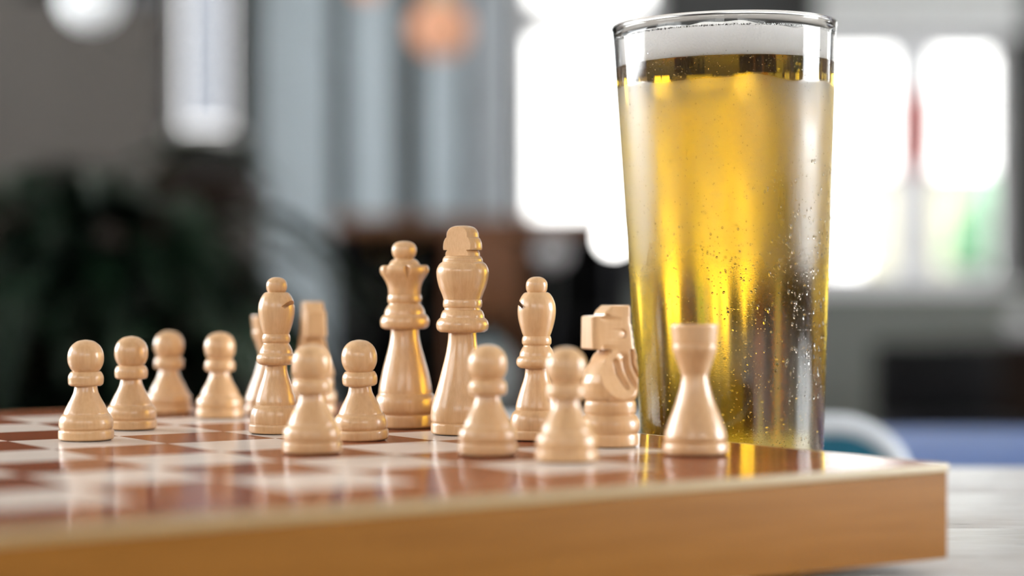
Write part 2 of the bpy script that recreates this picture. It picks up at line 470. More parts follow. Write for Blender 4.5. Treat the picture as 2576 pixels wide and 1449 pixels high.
# red pennant on the mullion, roller blind over the wide window
cx = 1.635
bm = bmesh.new()
zt, zb = px_z(235, 8), px_z(430, 8)
vs = []
for i in range(9):
    z = zt + (zb - zt) * i / 8
    for j in range(5):
        x = (j / 4 - .5) * (.15 if i < 6 else .15 * (1 - (i - 6) * .25))
        vs.append(bm.verts.new((cx + x, 8.035 - .008 * math.sin(j * 1.7 + i * .5), z)))
for i in range(8):
    for j in range(4): bm.faces.new((vs[i * 5 + j], vs[i * 5 + j + 1], vs[i * 5 + j + 6], vs[i * 5 + j + 5]))
bmesh.ops.solidify(bm, geom=bm.faces[:], thickness=.004)
tag(link('pennant', mesh_from(bm, 'pennant'), M['red_cloth_glow']), 'red cloth pennant hanging on the window mullion, paled by painted glow', 'pennant')
M['blind'] = plain('pale_pelmet_paint', srgb(196, 198, 198), 0.9, scale=40, var=.03)
rb = empty('window_pelmet', (1.63, 7.93, px_z(86, 7.93))); tag(rb, 'pale grey wooden pelmet board above the wide window', 'pelmet')
box('board', (-.40, .40, -.015, .068, .03, .62), M['blind'], rb, bevel=.004)
box('bottom_rail', (-.41, .41, -.025, .068, 0, .03), M['frame'], rb, bevel=.005)
box('top_moulding', (-.42, .42, -.035, .068, .62, .65), M['frame'], rb, bevel=.006)

# ------------------------------------------------------------------ back of the room: furniture and lamps
M['bar_wood'] = wood('bar_brown_wood', srgb(84, 50, 26), srgb(118, 74, 40), stretch=(.06, 1, 1), scale=60, rough=.5, bump=.05)
M['black'] = plain('black_paint', (0.005, 0.005, 0.006, 1), .6, spec=.12)
M['dark_wood'] = wood('near_black_brown_wood', (0.008, 0.0045, 0.003, 1), (0.016, 0.009, 0.006, 1), stretch=(1, 1, .06), scale=60, rough=.7, spec=.1, bump=.05)
M['dark_metal'] = plain('dark_metal', (0.03, 0.032, 0.038, 1), .45, .6)
M['brass'] = plain('brass', (0.5, 0.35, 0.14, 1), .35, 1.0)
M['orange_shade'] = emitter('orange_lamp_shade', srgb(238, 190, 160), 0.48)
M['orange_shade'].node_tree.nodes['Principled BSDF'].inputs['Base Color'].default_value = srgb(170, 110, 75)
M['globe_lit'] = emitter('lit_white_globe', (0.86, 0.95, 1.0, 1), 0.5)
M['glint_lit'] = emitter('bright_glint', (1.0, 0.98, 0.95, 1), 14.0)  # emission stands in for a highlight on glassware
M['globe_dim'] = emitter('frosted_globe', (0.75, 0.74, 0.76, 1), 0.12)  # unlit globes; faint emission lifts them to pale discs
M['globe_dim'].node_tree.nodes['Principled BSDF'].inputs['Base Color'].default_value = (.34, .33, .34, 1)
M['grey_ceramic'] = plain('blue_grey_ceramic', srgb(140, 152, 156), .35)
M['bottle'] = plain('dark_bottle_glass', (0.012, 0.02, 0.014, 1), .1, coat=.5)

SBY = 6.5
sx0, sx1 = px_x(855, SBY), px_x(1590, SBY)
sz = px_z(545, SBY)
sb = empty('sideboard', ((sx0 + sx1) / 2, SBY, 0)); tag(sb, 'brown wooden back-bar sideboard with open black shelves', 'sideboard')
hw = (sx1 - sx0) / 2
box('top', (-hw - .03, hw + .03, -.02, .45, sz - .045, sz), M['bar_wood'], sb, bevel=.006)
box('back', (-hw, hw, .42, .44, 0, sz - .045), M['black'], sb)
for x in (-hw, -.12, .10, hw - .03):
    box('upright', (x, x + .03, 0, .42, 0, sz - .045), M['black'] if x < -.2 or x > .3 else M['bar_wood'], sb)
for z in (.08, .42, .72):
    box('shelf', (-hw + .03, hw - .03, .02, .42, z, z + .025), M['black'], sb)
box('door', (-.088, .098, -.012, .006, .75, sz - .05), M['bar_wood'], sb, bevel=.004)
bt = [(0, 0), (.034, 0, 1), (.036, .01), (.036, .15), (.03, .175), (.014, .2), (.013, .26, 1), (.0, .26)]
for (x, z, h_, nm, mt, lab, cat) in [(-.36, .745, .9, 'bottle', 'bottle', 'dark bottle at the pale-panel end of the sideboard shelf', 'bottle'),
                                     (-.25, .745, 1.0, 'bottle', 'bottle', 'dark bottle next to the sideboard door', 'bottle'),
                                     (.22, .745, .95, 'bottle', 'bottle', 'dark bottle on the sideboard shelf nearest the tall window', 'bottle')]:
    r = empty(nm, ((sx0 + sx1) / 2 + x, SBY + .16, z)); tag(r, lab, cat, 'bottles on the sideboard')
    lathe('body', [(a * h_, b * h_) for a, b in spline(bt)], M[mt], r, seg=24)
    lathe('cap', [(.015 * h_, .255 * h_), (.015 * h_, .285 * h_)], M['brass'], r, seg=16)
jar = empty('ceramic_jar', (px_x(1225, 6.3), 6.42, .445)); tag(jar, 'blue-grey ceramic jar on the lower sideboard shelf', 'jar')
lathe('body', spline([(0, 0), (.05, 0, 1), (.075, .05), (.08, .12), (.06, .19), (.045, .2, 1), (.0, .2)]), M['grey_ceramic'], jar, seg=28)
lathe('lid', spline([(.048, .2), (.048, .21, 1), (.02, .225), (.014, .24), (0, .245)]), M['grey_ceramic'], jar, seg=24)

def pendant(name, u, v, y, r, globe, shade, label, cord_to=ROOM_H):
    c = at(u, v, y)
    root = empty(name, c); tag(root, label, 'lamp')
    prof = spline([(0, -r), (r * .5, -r * .87), (r * .87, -r * .5), (r, 0), (r * .87, r * .5), (r * .5, r * .87), (.02, r)])
    g = lathe('globe' if not shade else 'bulb', prof, globe, root, seg=32)
    if shade:
        lathe('shade', spline([(r * 2.5, r * .2), (r * 2.3, r * .7), (r * 1.4, r * 1.5), (r * .5, r * 1.9), (r * .5, r * 1.9 + .004, 1), (r * 1.43, r * 1.54), (r * 2.36, r * .72), (r * 2.54, r * .2)]), shade, root, seg=40, cap=False)
    lathe('fitting', [(.022, r * .9), (.022, r + .06), (.012, r + .09)], M['brass'], root, seg=16)
    tube('cord', [(0, 0, r + .08), (0, 0, cord_to - c.z)], .004, M['black'], root, seg=6)
    return root
pendant('pendant_lamp', 1108, 72, 6.0, .088, M['orange_shade'], None, 'round orange glowing pendant lamp left of the tall window')
pendant('pendant_lamp', 925, -38, 6.0, .045, M['orange_shade'], None, 'small orange pendant lamp cut off by the top of the picture')
pendant('pendant_lamp', 228, -8, 6.4, .095, M['globe_lit'], M['dark_metal'], 'dark metal pendant lamp with glowing white bulb above the plant')

def floor_lamp(u, v, y, r, mat, label):  # made-up stand whose glowing ball replaces a glint on glassware
    c = at(u, v, y)
    root = empty('floor_lamp', (c.x, c.y, 0)); tag(root, label, 'lamp')
    lathe('base', spline([(0, 0), (.1, 0, 1), (.1, .012), (.03, .02), (.01, .03)]), M['dark_metal'], root, seg=28)
    tube('pole', [(0, 0, .02), (0, 0, c.z - r * .9)], .006, M['dark_metal'], root, seg=8)
    lathe('bulb', [(a, b + c.z) for a, b in spline([(0, -r), (r * .5, -r * .87), (r * .87, -r * .5), (r, 0), (r * .87, r * .5), (r * .5, r * .87), (0, r)])], mat, root, seg=24)
floor_lamp(1545, 598, 6.05, .034, M['glint_lit'], 'glowing ball on a slim stand, added as a bright glint below the tall window')
floor_lamp(1390, 632, 6.15, .045, M['globe_dim'], 'faintly glowing ball on a slim stand, added as a dim glint before the sideboard')

# black low chair and brown cabinet below the wide window
bc = empty('low_chair', (px_x(2390, 5.8), 5.8, 0), .1); tag(bc, 'black low chair standing below the wide window', 'chair')
box('backrest', (-.19, .19, .12, .17, .46, px_z(862, 5.9)), M['black'], bc, bevel=.02, seg=3)
box('seat', (-.19, .19, -.2, .18, .40, .46), M['black'], bc, bevel=.02, seg=3)
for sx in (-1, 1):
    for sy in (-.17, .14): box('leg', (sx * .165 - .015, sx * .165 + .015, sy - .015, sy + .015, 0, .40), M['black'], bc)
kc = empty('corner_cabinet', (px_x(2640, 6.2), 6.2, 0)); tag(kc, 'dark brown cabinet at the edge below the wide window', 'cabinet')
kz = px_z(860, 6.2)
box('body', (-.19, .25, 0, .4, .06, kz - .03), M['dark_wood'], kc, bevel=.004)
box('top', (-.21, .27, -.02, .42, kz - .03, kz), M['dark_wood'], kc, bevel=.006)
for x in (-.18, .035):
    d = box('door', (x, x + .205, -.018, 0, .1, kz - .06), M['dark_wood'], kc, bevel=.003)
    lathe('knob', [(0, 0), (.01, .005), (0, .02)], M['brass'], d, seg=10, loc=(x + .1, -.03, .4))
for x in (-.17, .2): box('leg', (x, x + .03, .02, .05, 0, .06), M['dark_wood'], kc)
gl = empty('globe_lamp', (px_x(2574, 6.3), 6.33, kz)); tag(gl, 'frosted glass globe lamp standing on the dark brown cabinet', 'lamp')
lathe('base', spline([(0, 0), (.03, 0, 1), (.03, .008), (.012, .014)]), M['dark_metal'], gl, seg=20)
lathe('globe', [(a, b + .05) for a, b in spline([(0, -.04), (.02, -.035), (.035, -.02), (.04, 0), (.035, .02), (.02, .035), (0, .04)])], M['globe_dim'], gl, seg=24)

# dark cabinet and the plant in front of it
DCY = 3.3
dc = empty('tall_cabinet', (px_x(190, DCY), DCY, 0)); tag(dc, 'near-black brown wooden cabinet behind the leafy plant', 'cabinet')
dz = px_z(440, DCY); dw = (px_x(575, DCY) - px_x(-220, DCY)) / 2
box('body', (-dw, dw, 0, .42, .05, dz - .03), M['dark_wood'], dc, bevel=.004)
box('top', (-dw - .012, dw + .012, -.015, .43, dz - .03, dz), M['dark_wood'], dc, bevel=.008)
for x in (-dw + .01, .005):
    d = box('door', (x, x + dw - .015, -.018, 0, .08, dz - .05), M['dark_wood'], dc, bevel=.004)
    lathe('knob', [(0, 0), (.012, .006), (0, .02)], M['brass'], d, seg=10, loc=(x + (.03 if x > 0 else dw - .04), -.03, .5))
for x in (-dw + .02, dw - .05):
    for y in (.02, .37): box('leg', (x, x + .03, y, y + .03, 0, .05), M['dark_wood'], dc)

def leaf_mat():
    m, nt, b = new_mat('dark_green_leaf')
    n = nt.nodes.new('ShaderNodeTexNoise'); n.inputs['Scale'].default_value = 14
    r = nt.nodes.new('ShaderNodeValToRGB')
    r.color_ramp.elements[0].color = (0.003, 0.010, 0.004, 1); r.color_ramp.elements[1].color = (0.012, 0.040, 0.018, 1)
    nt.links.new(n.outputs['Fac'], r.inputs['Fac']); nt.links.new(r.outputs['Color'], b.inputs['Base Color'])
    b.inputs['Roughness'].default_value = 0.45
    return m
M['leaf'] = leaf_mat()
M['pot'] = plain('dark_clay_pot', (0.03, 0.018, 0.012, 1), .7)
M['soil'] = plain('potting_soil', (0.012, 0.009, 0.006, 1), 1, scale=60, bump=.5)
def leaf_mesh(length, width, droop, k):
    bm = bmesh.new(); n = 12; rows = []
    for i in range(n + 1):
        t = i / n
        x = length * (t - .18 * droop * t * t)
        z = length * (0.58 * t - droop * t * t * 0.85)
        w = width * (math.sin(PI * min(1, t * .93 + .07)) ** .75) * (1 if t < .98 else .3)
        rows.append([bm.verts.new((x, -w, z + .25 * w)), bm.verts.new((x, 0, z)), bm.verts.new((x, w, z + .25 * w))])
    for a, b in zip(rows[:-1], rows[1:]):
        for j in range(2): bm.faces.new((a[j], a[j + 1], b[j + 1], b[j]))
    bmesh.ops.solidify(bm, geom=bm.faces[:], thickness=.0012)
    me = mesh_from(bm, 'leaf_%d' % k); me.materials.append(M['leaf'])
    return me
PX, PY = px_x(255, 2.6), 2.6
pl = empty('potted_plant', (PX, PY, 0)); tag(pl, 'dark green leafy plant with arching leaves in a clay pot', 'plant')
pot = lathe('pot', spline([(0, 0), (.11, 0, 1), (.15, .3), (.155, .34, 1), (.165, .34, 1), (.165, .37, 1), (.15, .37, 1), (.145, .34, 1), (0, .34)]), M['pot'], pl, seg=36)
lathe('soil', [(0, .345), (.144, .345)], M['soil'], pot, seg=30, cap=False)
leaf_kinds = [leaf_mesh(.34, .030, 1.05, 0), leaf_mesh(.28, .038, .95, 1), leaf_mesh(.40, .032, 1.25, 2), leaf_mesh(.26, .028, .8, 3)]
for s in range(9):
    a = s * 2.4; h_ = random.uniform(.66, .90)
    tip = Vector((.08 * math.cos(a), .08 * math.sin(a), .34 + h_ * .75))
    tube('stem', [(.03 * math.cos(a), .03 * math.sin(a), .34), tuple((tip + Vector((0, 0, .34))) * .5), tuple(tip)], [.006, .005, .004], M['leaf'], pl, seg=6)
    for j in range(16):
        lz = tip.z - .02 - .045 * (j % 9)
        f = (lz - .34) / (tip.z - .34)
        o = link('leaf', random.choice(leaf_kinds), None, pl, (.03 * math.cos(a) * (1 - f) + tip.x * f, .03 * math.sin(a) * (1 - f) + tip.y * f, lz),
                 (random.uniform(-.15, .15), random.uniform(-.35, .25), random.uniform(0, 2 * PI)))
        o.scale = [random.uniform(.8, 1.15)] * 3

# ------------------------------------------------------------------ neighbouring table and the chair across the table
M['blue_top'] = plain('blue_grey_lacquer', srgb(84, 106, 154), .55, var=.03, spec=.2)
M['chair_grey'] = plain('pale_grey_chair_plastic', srgb(208, 215, 224), .35, var=.03)
M['teal'] = plain('teal_upholstery', srgb(26, 110, 138), .7, scale=60, var=.1)
M['chrome'] = plain('chrome', (.6, .6, .62, 1), .2, 1.0)
t2 = empty('side_table', (.72, 1.61, 0)); tag(t2, 'blue-grey lacquered side table beyond the wooden table', 'table')
box('table_top', (-.62, .62, -.21, .21, .695, .720), M['blue_top'], t2, bevel=.006)
for sx in (-1, 1):
    for sy in (-1, 1): box('leg', (sx * .55 - .02, sx * .55 + .02, sy * .16 - .02, sy * .16 + .02, 0, .695), M['chair_grey'], t2)
box('apron', (-.56, .56, -.17, -.15, .62, .695), M['chair_grey'], t2); box('apron', (-.56, .56, .15, .17, .62, .695), M['chair_grey'], t2)

CHY = 1.30
ct = px_z(1040, CHY); cxr = px_x(2305, CHY); cw = .40
ch = empty('retro_chair', (cxr - cw / 2, CHY, 0)); tag(ch, 'retro chair with rounded pale grey rim and teal backrest', 'chair')
def rr(w, z0, z1, r, y, inset=0.0, n=8):
    pts = []
    for (cx_, cz_, a0) in [(w / 2 - r, z1 - r, 0), (-w / 2 + r, z1 - r, PI / 2), (-w / 2 + r, z0 + r, PI), (w / 2 - r, z0 + r, 1.5 * PI)]:
        for i in range(n + 1):
            a = a0 + PI / 2 * i / n
            pts.append((cx_ + (r - inset) * math.cos(a), y, cz_ + (r - inset) * math.sin(a)))
    return pts
tube('back_rim', rr(cw, .47, ct, .052, 0, .010), .010, M['chair_grey'], ch, seg=12, closed=True)
bm = bmesh.new()
vs = [bm.verts.new(p) for p in rr(cw, .47, ct, .052, .009, .012)]
bm.faces.new(vs)
r_ = bmesh.ops.extrude_face_region(bm, geom=bm.faces[:])
for v in [g for g in r_['geom'] if isinstance(g, bmesh.types.BMVert)]: v.co.y -= .018
bmesh.ops.recalc_face_normals(bm, faces=bm.faces)
link('backrest', mesh_from(bm, 'backrest'), M['teal'], ch)
box('seat', (-.19, .19, -.40, -.02, .43, .47), M['teal'], ch, bevel=.015, seg=3)
for sx in (-1, 1):
    tube('leg', [(sx * .17, -.36, .43), (sx * .185, -.38, 0)], .011, M['chrome'], ch)
    tube('leg', [(sx * .17, -.02, .50), (sx * .185, .03, 0)], .011, M['chrome'], ch)

# ------------------------------------------------------------------ the wooden table
tb = empty('wooden_table', (0.1, .52, 0)); tag(tb, 'weathered pale wooden plank table under the chessboard', 'table')
TY0, TY1 = -.40, .57
bmp = bmesh.new()
npl = 7; pw = (TY1 - TY0) / npl
plank_me = None
for i in range(npl):
    bm = bmesh.new()
    add_box(bm, -.95, .95, -pw / 2 + .0008, pw / 2 - .0008, -.032, 0, bevel=.0018)
    me = mesh_from(bm, 'plank'); me.materials.append(M['table'])
    link('plank', me, None, tb, (0, TY0 + pw * (i + .5), TABLE_Z))
bmp.free()
for sx in (-1, 1):
    for sy in (TY0 + .08, TY1 - .08): box('leg', (sx * .82 - .035, sx * .82 + .035, sy - .035, sy + .035, 0, TABLE_Z - .032), M['table'], tb, bevel=.004)
for y in (TY0 + .06, TY1 - .06): box('apron', (-.8, .8, y - .011, y + .011, TABLE_Z - .12, TABLE_Z - .032), M['table'], tb)

# ------------------------------------------------------------------ the chessboard
PHI = math.radians(34.4)
CORNER = at(2390, 1165.5, 5000 * .060 / 441.0)
SQ, BORDER = .0465, .045
BL = 2 * BORDER + 8 * SQ
board = empty('chess_board', (CORNER.x, CORNER.y, BOARD_Z), PHI)
tag(board, 'lacquered wooden chessboard box with brown border and honey sides', 'chessboard')
LIP = .0030
sd = .0006
# side walls of the box
for (b_, nm) in [((-BL + sd, -sd, sd, .010), 'front_panel'), ((-BL + sd, -sd, BL - .010, BL - sd), 'back_panel'),
                 ((-.010, -sd, .010, BL - .010), 'side_panel'), ((-BL + sd, -BL + .010, .010, BL - .010), 'side_panel')]:
    box(nm, (b_[0], b_[1], b_[2], b_[3], -.0325, -LIP), M['side'], board, bevel=.0004)
box('bottom_panel', (-BL + .011, -.011, .011, BL - .011, -.031, -.028), M['edge'], board)
box('top_panel', (-BL + .0025, -.0025, .0025, BL - .0025, -LIP, -.0012), M['edge'], board)
# pale lip running around the top edge
for b_ in [(-BL, 0, 0, .0022), (-BL, 0, BL - .0022, BL), (-.0022, 0, .0022, BL - .0022), (-BL, -BL + .0022, .0022, BL - .0022)]:
    box('edge_strip', (b_[0], b_[1], b_[2], b_[3], -LIP, 0.0), M['edge'], board, bevel=.0007, seg=3)
# brown border
g = .00008
for (b_, rot) in [((-BL + .0023, -.0023, .0023, BORDER - g), 0), ((-BL + .0023, -.0023, BL - BORDER + g, BL - .0023), 0),
                  ((-BORDER + g, -.0023, BORDER, BL - BORDER), 1), ((-BL + .0023, -BL + BORDER - g, BORDER, BL - BORDER), 1)]:
    if rot == 0:
        box('border', (b_[0], b_[1], b_[2], b_[3], -.0012, 0), M['sq_dark'], board)
    else:
        w_, l_ = b_[1] - b_[0], b_[3] - b_[2]
        o = box('border', (-l_ / 2, l_ / 2, -w_ / 2, w_ / 2, -.0012, 0), M['sq_dark'], board)
        o.location = ((b_[0] + b_[1]) / 2, (b_[2] + b_[3]) / 2, 0); o.rotation_euler = (0, 0, PI / 2)
def sq_mesh(mat):
    bm = bmesh.new(); add_box(bm, -SQ / 2 + g, SQ / 2 - g, -SQ / 2 + g, SQ / 2 - g, -.0012, 0)
    me = mesh_from(bm, 'square'); me.materials.append(mat); return me
sq_l, sq_d = sq_mesh(M['sq_light']), sq_mesh(M['sq_dark'])
for i in range(8):
    for j in range(8):
        o = link('square', sq_d if (i + j) % 2 == 0 else sq_l, None, board, (-(BORDER + SQ * (i + .5)), BORDER + SQ * (j + .5), 0))
for (x, y) in [(-.055, .03), (-BL + .055, .03), (-.055, BL - .03), (-BL + .055, BL - .03)]:
    lathe('foot', spline([(0, -.038), (.009, -.038, 1), (.010, -.036), (.010, -.0325, 1), (0, -.0325)]), M['rubber'], board, seg=24, loc=(x, y, 0))

# ------------------------------------------------------------------ chess pieces (millimetres, scaled to metres)
def mm(pts): return [tuple([p[0] * .001, p[1] * .001] + list(p[2:])) for p in pts]
PIECES = {}
def sect(kind, part, pts, seg=64, fn=None, sub=6, angle=42):
    bm = lathe_bm(spline(mm(pts), sub), seg, True, fn)
    bmesh.ops.remove_doubles(bm, verts=bm.verts, dist=1e-7)
    me = mesh_from(bm, kind + '_' + part, angle=angle); me.materials.append(M['piece'])
    PIECES.setdefault(kind, []).append((part, me))
    return me
def felt(kind, r):
    bm = lathe_bm([(r * .001, 0), (r * .001, .0004)], 40)
    me = mesh_from(bm, kind + '_felt'); me.materials.append(M['felt'])
    PIECES.setdefault(kind, []).append(('felt_pad', me))

# pawn
felt('pawn', 9.6)
sect('pawn', 'base', [(10.2, .4, 1), (10.75, .9), (10.85, 2.2), (10.8, 3.6), (10.45, 4.3), (9.9, 4.5, 1), (9.0, 4.5)])
sect('pawn', 'body', [(9.9, 4.4, 1), (10.45, 5.2), (10.6, 6.6), (10.4, 8.2), (9.8, 9.6), (9.1, 10.4, 1), (8.75, 10.6, 1), (8.6, 11.2), (8.0, 12.6), (7.0, 14.6), (5.8, 16.8), (4.9, 18.8), (4.5, 20.6), (4.4, 21.6)])
sect('pawn', 'collar', [(4.4, 21.4, 1), (5.9, 21.5, 1), (6.7, 22.2), (6.95, 23.8), (6.8, 25.4), (6.0, 26.9), (5.4, 27.2, 1), (4.9, 27.2)])
sect('pawn', 'head', [(5.0, 27.1, 1), (5.9, 28.2), (6.8, 30.2), (7.08, 32.4), (6.75, 34.9), (5.6, 37.2), (3.6, 38.9), (1.6, 39.5), (0, 39.7)])
# rook
felt('rook', 10.6)
sect('rook', 'base', [(11.3, .4, 1), (11.9, 1.0), (11.95, 2.4), (11.7, 3.9), (11.2, 4.6), (10.7, 4.8, 1), (9, 4.8)])
sect('rook', 'body', [(10.7, 4.7, 1), (11.2, 5.4), (11.25, 6.6), (10.9, 8.4), (10.3, 10.2), (9.6, 12.2), (8.6, 14.8), (7.4, 17.8), (6.4, 20.8), (5.6, 23.6), (5.0, 26.2), (4.75, 28.4), (4.75, 29.2)])
sect('rook', 'collar', [(4.7, 29.1, 1), (5.1, 29.2, 1), (5.4, 30.2), (6.0, 32.2), (6.7, 34.2), (7.5, 36.2), (8.0, 37.6), (8.15, 38.7), (8.05, 39.6), (7.8, 40.0, 1), (7, 40.0)])
sect('rook', 'turret', [(7.7, 39.9, 1), (8.05, 40.4), (8.25, 42.0), (8.55, 45.0), (8.7, 46.3, 1), (8.5, 46.8, 1), (6.3, 46.8, 1), (6.0, 43.8, 1), (0, 43.6)])
# bishop
felt('bishop', 9.8)
sect('bishop', 'base', [(10.5, .4, 1), (10.95, .9), (11.0, 2.4), (10.9, 3.6), (10.5, 4.1, 1), (9, 4.1)])
sect('bishop', 'body', [(10.3, 4.0, 1), (10.5, 5.0), (10.5, 6.8), (10.2, 9.0), (9.6, 10.6), (8.7, 11.6, 1), (8.35, 11.9, 1), (8.35, 13.2), (7.9, 15.4), (7.1, 18.2), (6.2, 21.0), (5.3, 23.6), (4.75, 26.0), (4.6, 28.4)])
sect('bishop', 'collar', [(4.6, 28.2, 1), (6.6, 28.4, 1), (7.7, 29.3), (8.1, 30.7), (7.8, 32.2), (7.2, 32.9, 1), (6.85, 33.2, 1), (6.6, 34.6), (5.8, 36.2), (5.3, 37.0, 1), (5.3, 37.4, 1), (5.8, 38.2), (5.85, 39.6), (5.5, 40.8), (5.3, 41.1, 1), (4.6, 41.1)])
mitre = sect('bishop', 'mitre', [(5.3, 41.0, 1), (5.9, 42.6), (6.8, 45.6), (7.4, 48.6), (7.55, 51.4), (7.2, 54.0), (6.3, 56.2), (5.2, 57.8), (4.3, 58.3, 1), (3.5, 58.3)])
sect('bishop', 'finial', [(3.6, 58.2, 1), (4.1, 59.2), (4.3, 60.8), (4.0, 62.5), (2.9, 63.8), (1.4, 64.4), (0, 64.5)])
# slit of the bishop's mitre: a thin wedge sawn out of the side (+x)
def cut(me, verts_fn):
    o = bpy.data.objects.new('tmp', me); COL.objects.link(o)
    bm = bmesh.new(); verts_fn(bm)
    cm = bpy.data.meshes.new('cut'); bm.to_mesh(cm); bm.free()
    c = bpy.data.objects.new('cut', cm); COL.objects.link(c)
    md = o.modifiers.new('b', 'BOOLEAN'); md.object = c; md.operation = 'DIFFERENCE'; md.solver = 'EXACT'
    dg = bpy.context.evaluated_depsgraph_get()
    res = bpy.data.meshes.new_from_object(o.evaluated_get(dg))
    bpy.data.objects.remove(o); bpy.data.objects.remove(c)
    for p in res.polygons: p.use_smooth = True
    res.set_sharp_from_angle(angle=math.radians(35))
    return res
def slit(bm):
    add_box(bm, -.0013, .010, -.02, .02, -.0007, .0007)
    bmesh.ops.transform(bm, matrix=Matrix.Translation((.0062, 0, .0530)) @ Matrix.Rotation(-math.radians(50), 4, 'Y'), verts=bm.verts)
mitre2 = cut(mitre, slit)
PIECES['bishop'] = [(n, mitre2 if n == 'mitre' else m) for n, m in PIECES['bishop']]
# queen
felt('queen', 10.8)
sect('queen', 'base', [(11.4, .4, 1), (11.8, 1.0), (11.9, 3.0), (11.8, 5.2), (11.4, 6.1, 1), (10, 6.1)])
sect('queen', 'body', [(11.6, 6.0, 1), (12.5, 7.4), (12.95, 9.6), (12.9, 11.6), (12.4, 13.4), (11.8, 14.4, 1), (11.5, 14.8, 1), (11.4, 16.4), (10.9, 19.6), (9.9, 24.2), (8.5, 29.4), (7.1, 34.6), (6.3, 38.6), (6.05, 41.8), (6.0, 42.6)])
sect('queen', 'collar', [(6.0, 42.2, 1), (8.6, 42.4, 1), (10.1, 43.3), (10.6, 45.2), (10.2, 47.2), (9.3, 48.4, 1), (8.8, 48.7, 1), (8.5, 50.4), (7.5, 52.2), (6.9, 52.9, 1), (6.8, 53.4, 1), (7.3, 54.2), (7.4, 55.6), (7.1, 56.9), (6.8, 57.2, 1), (6, 57.2)])
def crown_notch(x, y, z):
    zz = (z * 1000 - 63.0) / 5.0
    if zz <= 0: return (x, y, z)
    a = math.atan2(y, x)
    k = PI / 3
    d = abs(((a + k / 2) % k) - k / 2)
    w = .13 * min(1, zz * 1.2)
    if d < w:
        f = 1 - .26 * min(1, zz) * (1 - d / w)
        return (x * f, y * f, z)
    return (x, y, z)
sect('queen', 'crown', [(6.9, 57.1, 1), (7.0, 58.4), (7.2, 60.2), (8.0, 62.6), (9.2, 64.6), (10.1, 66.0), (10.55, 67.4), (10.4, 68.8), (9.6, 69.7), (8.7, 69.7), (8.2, 69.3, 1), (7.0, 68.6)], seg=216, fn=crown_notch)
sect('queen', 'finial', [(7.1, 68.3, 1), (7.0, 69.2), (6.4, 70.6), (5.5, 71.8), (4.3, 72.5, 1), (4.0, 72.7, 1), (4.9, 74.0), (5.35, 75.8), (5.1, 77.7), (3.9, 79.3), (2.0, 80.0), (0, 80.2)])
# king
felt('king', 11.2)
sect('king', 'base', [(12.4, .4, 1), (12.9, 1.0), (13.0, 2.6), (12.85, 4.4), (12.4, 5.0, 1), (10, 5.0)])
sect('king', 'body', [(12.5, 4.9, 1), (13.0, 6.0), (13.1, 8.2), (12.8, 11.2), (12.0, 14.2), (11.0, 17.4), (10.0, 20.8), (9.0, 24.6), (7.9, 28.8), (6.8, 33.4), (6.1, 37.6), (5.85, 41.2), (5.8, 42.2)])
sect('king', 'collar', [(5.8, 41.7, 1), (9.2, 41.9, 1), (10.4, 42.9), (10.8, 44.7), (10.4, 46.4), (9.5, 47.5, 1), (9.1, 47.8, 1), (8.9, 49.0), (8.2, 50.5), (7.5, 51.1, 1), (7.45, 51.8, 1), (8.0, 52.5), (8.05, 54.0), (7.8, 55.2), (7.4, 55.4, 1), (6.6, 55.4)])
sect('king', 'crown', [(7.8, 55.3, 1), (8.5, 57.4), (9.7, 60.4), (10.5, 63.6), (10.75, 66.2), (10.5, 68.0), (9.5, 69.8), (8.5, 70.6, 1), (8.25, 70.9, 1), (8.2, 71.8), (7.6, 72.8), (7.1, 73.0, 1), (6.0, 73.0)])
KCUT = 4.1
def king_cut(x, y, z):
    if z < .07325: return (x, y, z)
    return (x, max(-KCUT * .001, min(KCUT * .001, y)), z)
sect('king', 'finial', [(7.05, 72.9, 1), (7.1, 73.2, 1), (7.1, 73.3, 1), (7.0, 74.4), (6.4, 75.4), (6.1, 75.55, 1), (7.9, 75.6, 1), (8.05, 76.4), (7.9, 78.4), (7.2, 80.2), (6.6, 80.8, 1), (6.6, 81.3), (6.4, 82.8), (5.4, 84.4), (3.6, 85.3), (1.8, 85.6), (0, 85.65)], seg=180, fn=king_cut, angle=28)
_kf = PIECES['king'][-1][1]; _kf.materials.append(M['raw_cut'])
for _p in _kf.polygons:
    if abs(_p.normal.y) > .97 and _p.center.z > .0733: _p.material_index = 1
# knight
felt('knight', 9.8)
sect('knight', 'base', [(10.3, .4, 1), (10.75, 1.0), (10.8, 2.6), (10.6, 4.6), (10.2, 5.3, 1), (9, 5.3)])
sect('knight', 'pedestal', [(10.2, 5.2, 1), (11.0, 6.6), (11.25, 8.4), (10.9, 10.3), (10.0, 11.9), (9.4, 12.4, 1), (9.4, 12.8, 1), (9.8, 13.8), (9.8, 16.2), (9.5, 17.6), (9.1, 17.9, 1), (8, 17.9)])
def interp(tab, z):
    for (z0, a), (z1, b) in zip(tab[:-1], tab[1:]):
        if z <= z1:
            t = 0 if z1 == z0 else max(0, (z - z0) / (z1 - z0))
            return a + (b - a) * t
    return tab[-1][1]
def seg_d(px, pz, a, b):
    ax, az = a; bx, bz = b
    t = max(0, min(1, ((px - ax) * (bx - ax) + (pz - az) * (bz - az)) / ((bx - ax) ** 2 + (bz - az) ** 2)))
    return math.hypot(px - ax - t * (bx - ax), pz - az - t * (bz - az)), t
